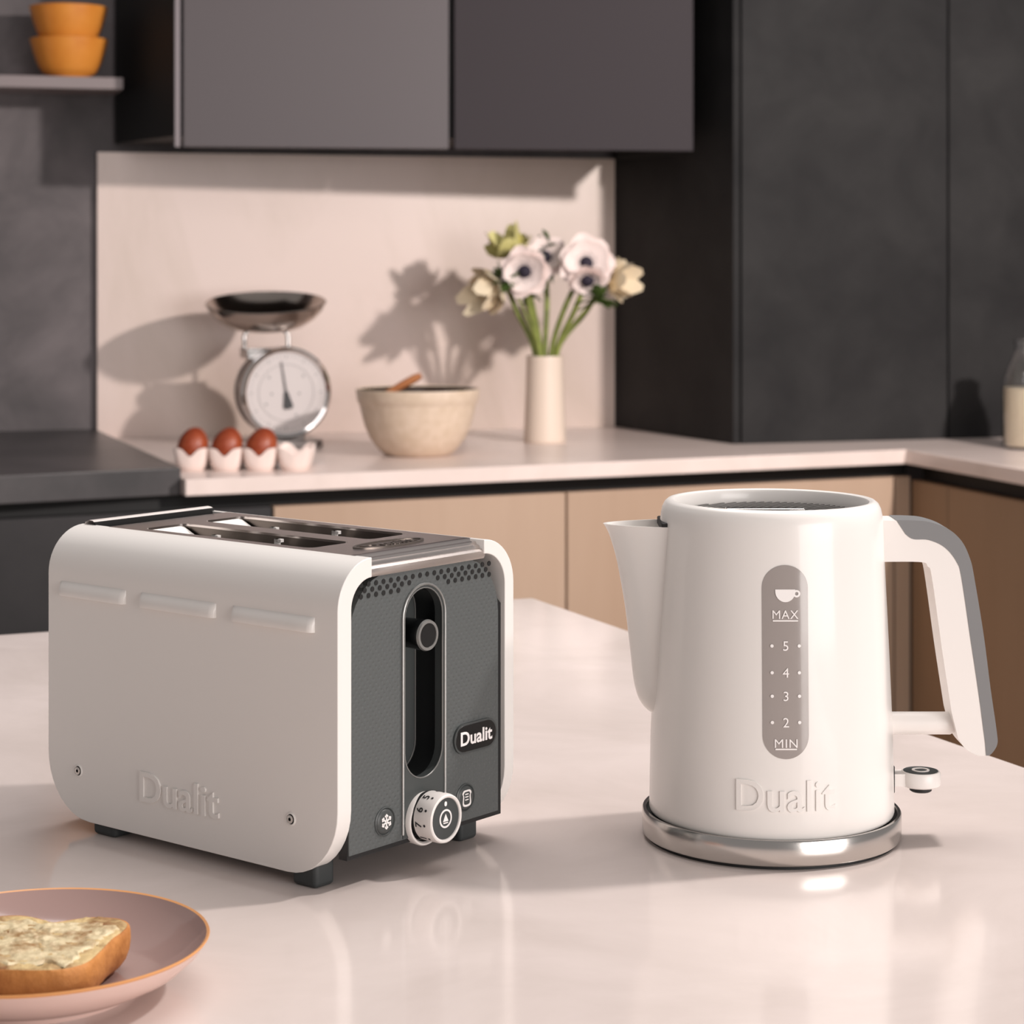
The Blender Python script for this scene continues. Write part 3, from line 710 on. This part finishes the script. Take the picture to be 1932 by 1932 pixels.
for x, y in ((-.029, -.002), (.026, -.002), (-.034, .030), (.034, .032), (-.040, -.022), (.020, -.044)):
    mk2.ext([circ(.0022, 10, (x, y))], 0, .0003, dmap)
mk2.build('dial_marks', M['grip'], df)
nd = MB(); na = .16
def nmap(x, y, h): return (x * cos(na) - y * sin(na), -.045 - .0045 - h, DZ - .004 + x * sin(na) + y * cos(na))
nd.ext([[(-.0018, 0), (-.0008, .066), (.0008, .066), (.0018, 0)]], 0, .001, nmap)
nd.ext([[(-.006, -.028), (.006, -.028), (.010, -.024), (.0035, .006), (-.0035, .006), (-.010, -.024)]], 0, .001, nmap)
nd.build('needle', M['needle'], SC)
MB().ext([rrect(-.075, -.060, .075, .075, .02)], 0, .014).build('base', M['scale_body'], SC, bevel=.004)
MB().box((-.040, -.040, .012), (.040, .040, .040)).build('pedestal', M['scale_body'], SC, bevel=.004)
br = MB().tube([(-.064, .006, .176), (-.070, .006, .190), (-.070, .008, .218), (-.060, .008, .229), (-.026, .008, .231), (.008, .008, .229), (.018, .008, .218), (.018, .006, .190), (.014, .006, .176)], .0042, 10)
br.box((-.072, -.026, .172), (.026, .038, .1935)); br.build('pan_bracket', M['chrome'], SC, bevel=.002)
pp = [(0, 0), (.052, .0), (.075, .006), (.097, .020), (.111, .036), (.117, .049), (.1185, .052), (.1195, .0505), (.1185, .050)]
pp2 = [(.1165, .0505), (.110, .038), (.096, .0225), (.074, .009), (.052, .003), (0, .003)]
XP = Matrix.Translation((-.026, .008, .2315)) @ Matrix.Rotation(math.radians(9.5), 4, Vector((.94, -.35, 0)))
MB().lathe(pp + pp2, 72, xf=XP).build('pan', M['pan'], SC, angle=50)

# =================================================================== EGG TRAY
ET = tag(empty('egg_tray', (-.4825, 3.931, T0), math.radians(1)), 'white scalloped egg tray at front left of back counter', 'egg tray')
mb = MB(); PT = .0615
for r_ in range(2):
    for c_ in range(4):
        cx, cy = (c_ - 1.5) * PT, (r_ - .5) * PT
        rows_o, rows_i = [], []
        for k in range(9):
            t = k / 8; ro, ri = [], []
            for i in range(48):
                a = 2 * PI * i / 48
                nn = 2.2 + 5 * t; den = (abs(cos(a)) ** nn + abs(sin(a)) ** nn) ** (1 / nn)
                rr_ = (.0212 + .0099 * t ** .55) / den
                pk = 1 - abs(cos(2 * a)) ** 3.5
                z = t * (.0265 + .0150 * pk)
                ro.append((cx + rr_ * cos(a), cy + rr_ * sin(a), z)); q = max(rr_ - .0022, .002)
                ri.append((cx + q * cos(a), cy + q * sin(a), max(z, .003)))
            rows_o.append(ro); rows_i.append(ri)
        mb.grid(rows_o, closed=True); mb.grid(rows_i, closed=True); mb.grid([rows_o[-1], rows_i[-1]], closed=True)
        mb.add(rows_o[0], [tuple(range(48))]); mb.add(rows_i[0], [tuple(range(48))])
mb.build('cups', M['tray'], ET, angle=60, weld=False)
def egg_mesh():
    pr_ = []
    for k in range(17):
        a = PI * k / 16; r_ = .0222 * sin(a) * (1 + .10 * cos(a)); pr_.append((max(r_, 0), -.0285 * cos(a)))
    pr_[0] = (0, -.0285); pr_[-1] = (0, .0285)
    return MB().lathe(pr_, 32)
eg = egg_mesh().build('egg', M['egg'])
spots = [(-1.5, (-.15, .22), 'brown egg at left end of the white tray'), (-.5, (-.15, .28), 'brown egg in middle of the three in the tray'), (.5, (-.2, .34), 'brown egg rightmost of three, beside the empty cup')]
for k, (c_, (rx, ry), lb) in enumerate(spots):
    e = eg if k == 0 else eg.copy()
    if k: COL.objects.link(e)
    e.location = (-.4825 + c_ * PT + .003, 3.930 - .5 * PT, T0 + .0440); e.rotation_euler = (rx, ry, 0)
    e.scale = (1.24, 1.24, 1.16)
    tag(e, lb, 'egg', 'brown eggs in the tray')

# =================================================================== MIXING BOWL + SPOON
MBW = tag(empty('mixing_bowl', (-.1823, 4.2, T0)), 'large cream stoneware mixing bowl with wooden spoon on back counter', 'mixing bowl')
ob_ = [(0, 0), (.060, 0), (.066, .003), (.078, .014), (.092, .033), (.102, .056), (.109, .082), (.1125, .098), (.1130, .100), (.1165, .104), (.1180, .114), (.1195, .125), (.1188, .128), (.1165, .1285)]
ib_ = [(.1145, .126), (.110, .108), (.106, .082), (.099, .058), (.089, .036), (.074, .016), (.058, .008), (0, .006)]
MB().lathe(ob_ + ib_, 80, mis=[0] * len(ob_) + [1] * (len(ib_) - 1)).build('bowl_body', [M['cream'], M['bowl_in']], MBW, angle=60)
SPN = tag(empty('wooden_spoon', (-.1823, 4.2, T0)), 'wooden spoon resting across the cream mixing bowl', 'spoon')
sp_pts = [(-.0860, -.012, .0990), (-.0560, -.010, .1195), (-.0280, -.008, .1360), (-.0060, -.006, .1475), (.0070, -.005, .1535)]
MB().tube(sp_pts, [.0064, .0072, .0078, .0082, .0060], 14).build('spoon_handle', M['wood'], SPN)
MB().lathe([(0, -.009), (.012, -.0075), (.019, -.003), (.021, .002), (.019, .002), (.012, -.003), (0, -.005)], 28, xf=Matrix.Translation((-.0870, -.012, .0985)) @ Matrix.Rotation(math.radians(-42), 4, 'Y') @ Matrix.Diagonal((.5, .9, 1, 1))).build('spoon_bowl', M['wood'], SPN)

# =================================================================== VASE + FLOWERS
VX, VY = .0679, 4.491
va = MB().lathe([(0, 0), (.0420, 0), (.0436, .002), (.0436, .006), (.0425, .04), (.0405, .09), (.0388, .14), (.0382, .172), (.0384, .176), (.0376, .1785), (.0362, .1785), (.0356, .174), (.036, .14), (.0385, .06), (.039, .012), (0, .008)], 64).build('vase', M['vase'], loc=(VX, VY, T0))
tag(va, 'tall ivory ceramic vase holding white flowers by the splashback', 'vase')
D = VY
def vp(px, py, dy=0):                        # point near the vase plane, in vase-relative coordinates
    y = D + dy; return Vector(((px - 966) / 4100 * y - VX, dy, .379 - (py - 488) / 4100 * y))
def petal_row(length, width, cup, N=7):
    rows = []
    for i in range(N + 1):
        t = i / N; hw = width * (sin(PI * min(t * .86 + .10, 1)) ** .7) * (.55 + .45 * min(1, t * 2)); z = cup * t * t
        rows.append([(t * length, hw * s_, z + .10 * hw * (s_ * s_) * 2) for s_ in (-1, -.6, -.2, .2, .6, 1)])
    return rows
def anemone(px, py, dy, face, r, label, petal='petal', base=(1028, 668), bend=0, core=True, ruff=True, cup=.13, npet=7, cs=1.35):
    head = vp(px, py, dy); root = tag(empty('anemone', (VX, VY, T0)), label, 'flower', 'flowers in the ivory vase')
    f = Vector(face).normalized(); q = f.to_track_quat('Z', 'Y').to_matrix().to_4x4(); X = Matrix.Translation(head) @ q
    b0 = vp(base[0], base[1], dy * .2); low = Vector((b0.x * .4, b0.y * .3, .02)); neck = head - f * .012
    mid = (b0 + neck) / 2 + Vector((bend, 0, .01))
    MB().tube(smooth2([low, b0, mid, neck - Vector((0, 0, .01)) - f * .006, neck + f * .008], 5), .0056, 10).build('stem', M['stem'], root)
    mb = MB(); rnd = random.Random(int(px * 7 + py))
    for layer, (sc, cp, n0) in enumerate(((1.0, cup * .8, npet), (.82, cup * 1.5, npet - 2))):
        for k in range(n0):
            a = 2 * PI * (k + .5 * layer) / n0 + rnd.uniform(-.12, .12)
            c2 = cp * r * rnd.uniform(.8, 1.25)
            mb.grid(petal_row(r * sc * rnd.uniform(.92, 1.06), r * .52, c2), xf=X @ Matrix.Rotation(a, 4, 'Z') @ Matrix.Rotation(-.12 * layer, 4, 'Y'))
    mb.build('petals', M[petal], root, angle=70, recalc=False)
    if core:
        cm = MB().lathe([(0, .0085), (.005, .0080), (.0095, .004), (.0105, .0), (0, -.002)], 20, xf=X @ Matrix.Translation((0, 0, .003)) @ Matrix.Scale(cs, 4))
        for k in range(26):
            a = 2 * PI * k / 26; rr_ = (.0125 + .002 * (k % 3)) * cs
            p = X @ Vector((rr_ * cos(a), rr_ * sin(a), .007 + .002 * (k % 2)))
            cm.lathe([(0, -.0015), (.0016, 0), (0, .0015)], 6, xf=Matrix.Translation(p))
        cm.build('dark_centre', M['anther'], root)
    if ruff:
        mb = MB()
        for k in range(9):
            a = 2 * PI * k / 9 + rnd.uniform(-.2, .2); ln = r * rnd.uniform(.65, 1.0)
            rows = []
            for i in range(6):
                t = i / 5; hw = .010 * sin(PI * min(t * .9 + .1, 1)) * (1 if i % 2 else .55)
                rows.append([(.004 + t * ln, -hw, -.006 - .012 * t * t), (.004 + t * ln, 0, -.004 - .012 * t * t), (.004 + t * ln, hw, -.006 - .012 * t * t)])
            mb.grid(rows, xf=X @ Matrix.Translation((0, 0, -.012)) @ Matrix.Rotation(a, 4, 'Z'))
        mb.build('leaf_ruff', M['leaf'], root, angle=60, recalc=False)
    return root
anemone(1106, 496, -.03, (.12, -1, .18), .060, 'large white anemone with round dark centre facing forward, at right', base=(1040, 668), bend=-.004)
anemone(990, 512, -.05, (-.12, -1, -.10), .053, 'white anemone facing forward with dark centre, left of the bouquet', base=(1018, 668), bend=-.006)
anemone(1028, 486, .01, (-.05, -.9, .45), .050, 'white anemone tucked behind, middle of the bouquet', base=(1028, 668), bend=.004)
anemone(1150, 528, .02, (.8, -.45, .0), .050, 'cream anemone turned sideways at right edge of bouquet', 'petal_cream', base=(1048, 668), bend=.012, core=False, cup=.7)
anemone(943, 538, .0, (-.75, -.5, -.35), .054, 'drooping cream anemone at lower left of bouquet', 'petal_cream', base=(1010, 668), bend=-.004, core=False, cup=.9)
anemone(966, 484, .02, (-.35, -.25, .9), .052, 'lime-white anemone facing upward at top left of bouquet', 'bud', base=(1020, 668), bend=.004, core=True, cup=.7)
anemone(1108, 528, -.055, (.0, -.75, -.55), .040, 'small white anemone hanging below the largest flower', base=(1050, 668), bend=.006, ruff=False)
# leafy sprigs
def sprig(px, py, dy, base, label, nl=9, sp_=.03):
    head = vp(px, py, dy); root = tag(empty('leaf_sprig', (VX, VY, T0)), label, 'foliage', 'leafy sprigs in the ivory vase')
    b0 = vp(base[0], base[1], dy * .2)
    MB().tube(smooth2([Vector((b0.x * .4, b0.y * .3, .02)), b0, (b0 + head) / 2 + Vector((0, 0, .012)), head], 5), .0030, 8).build('stem', M['stem'], root)
    mb = MB(); rnd = random.Random(int(px))
    for k in range(nl):
        d = Vector((rnd.uniform(-1, 1), rnd.uniform(-1, .6), rnd.uniform(-.7, .8))).normalized(); q = d.to_track_quat('X', 'Z').to_matrix().to_4x4()
        ln = 1.35 * sp_ * rnd.uniform(.8, 1.4); rows = []
        for i in range(7):
            t = i / 6; hw = ln * .30 * sin(PI * min(t * .95 + .05, 1)) * (1.25 if i % 2 else .7)
            rows.append([(t * ln, -hw, .002 * t), (t * ln, 0, -.002), (t * ln, hw, .002 * t)])
        mb.grid(rows, xf=Matrix.Translation(head - d * .004) @ q)
    mb.build('leaves', M['leaf'], root, angle=60, recalc=False); return root
sprig(962, 528, -.045, (1015, 668), 'green leaf sprig under the left flowers', 12, .030)
sprig(1130, 562, -.04, (1046, 668), 'green leaf sprig jutting out at lower right of flowers', 12, .030)
sprig(1036, 463, .02, (1030, 668), 'green leaf sprig poking out at top of bouquet', 8, .022)
sprig(1000, 548, -.03, (1022, 668), 'dark green leaf sprig between stems at centre', 8, .026)

# =================================================================== MILK BOTTLE
BX, BY = 1.0295, 4.3405
MK = tag(empty('milk_bottle', (BX, BY, T0)), 'clear glass milk bottle half full, at right edge of counter', 'bottle')
gl = [(0, 0), (.044, 0), (.0485, .004), (.0490, .010), (.0490, .128), (.0470, .142), (.0400, .164), (.0310, .184), (.0262, .196), (.0250, .206), (.0265, .208), (.0270, .214), (.0258, .2175)]
gi_ = [(.0235, .217), (.0228, .207), (.0240, .196), (.0290, .183), (.0378, .163), (.0448, .142), (.0468, .127), (.0468, .012), (.044, .006), (0, .005)]
MB().lathe(gl + gi_, 56).build('glass', M['glass'], MK, angle=60)
MB().lathe([(0, .0052), (.0438, .0062), (.0466, .0122), (.0466, .121), (0, .121)], 56).build('milk', M['milk'], MK, angle=60)

# =================================================================== LIGHTS
def aim(o, target):
    o.rotation_euler = (Vector(target) - o.location).to_track_quat('-Z', 'Y').to_euler()
def spot(name, loc, target, power, col, radius, size, blend=.3):
    d = bpy.data.lights.new(name, 'SPOT'); d.energy = power; d.color = col; d.shadow_soft_size = radius
    d.spot_size = math.radians(size); d.spot_blend = blend
    o = bpy.data.objects.new(name, d); COL.objects.link(o); o.location = loc; aim(o, target); return o
def area(name, loc, target, power, col, sx_, sy_, spread=180):
    d = bpy.data.lights.new(name, 'AREA'); d.energy = power; d.color = col; d.shape = 'RECTANGLE'; d.size = sx_; d.size_y = sy_
    d.spread = math.radians(spread)
    o = bpy.data.objects.new(name, d); COL.objects.link(o); o.location = loc; aim(o, target); return o
spot('back_key_light', (1.62, 2.33, T0 + 1.08), (-.1, 4.65, T0 + .22), 252, (1, .92, .88), .06, 92, .25)
spot('island_key_light', (1.50, 1.84, T0 + 1.95), (-.05, 1.35, T0), 145, (1, .93, .89), .09, 62, .5)
area('front_softbox', (1.60, -.35, T0 + .38), (.0, 1.35, T0 + .1), 35, (1, .94, .91), 1.5, .9)
area('overhead_fill', (.1, 1.8, 2.5), (-.1, 1.3, T0), 18, (1, .94, .91), 1.3, 1.0)  # unseen area light added as fill for the shaded island top
area('door_sheen_light', (.05, 1.6, 2.05), (-.0, 4.4, 1.6), 10, (1, .95, .95), 1.5, .9)  # unseen area light added for sheen on the wall cabinet doors

w_ = bpy.data.worlds.new('World'); bpy.context.scene.world = w_; w_.use_nodes = True
bg = w_.node_tree.nodes['Background']; bg.inputs[0].default_value = (1, .95, .93, 1); bg.inputs[1].default_value = .29

# =================================================================== CAMERA
cd = bpy.data.cameras.new('camera'); cam = bpy.data.objects.new('camera', cd); COL.objects.link(cam)
cam.location = (0, 0, T0 + .379); cam.rotation_euler = (PI / 2, 0, 0)
cd.sensor_width = 36; cd.sensor_fit = 'HORIZONTAL'; cd.lens = 4100 / 1932 * 36; cd.shift_y = -(966 - 488) / 1932
cd.clip_start = .05; cd.dof.use_dof = True; cd.dof.focus_distance = 1.38; cd.dof.aperture_fstop = 15
sc = bpy.context.scene; sc.camera = cam
sc.view_settings.view_transform = 'Standard'; sc.view_settings.look = 'None'; sc.view_settings.exposure = 0
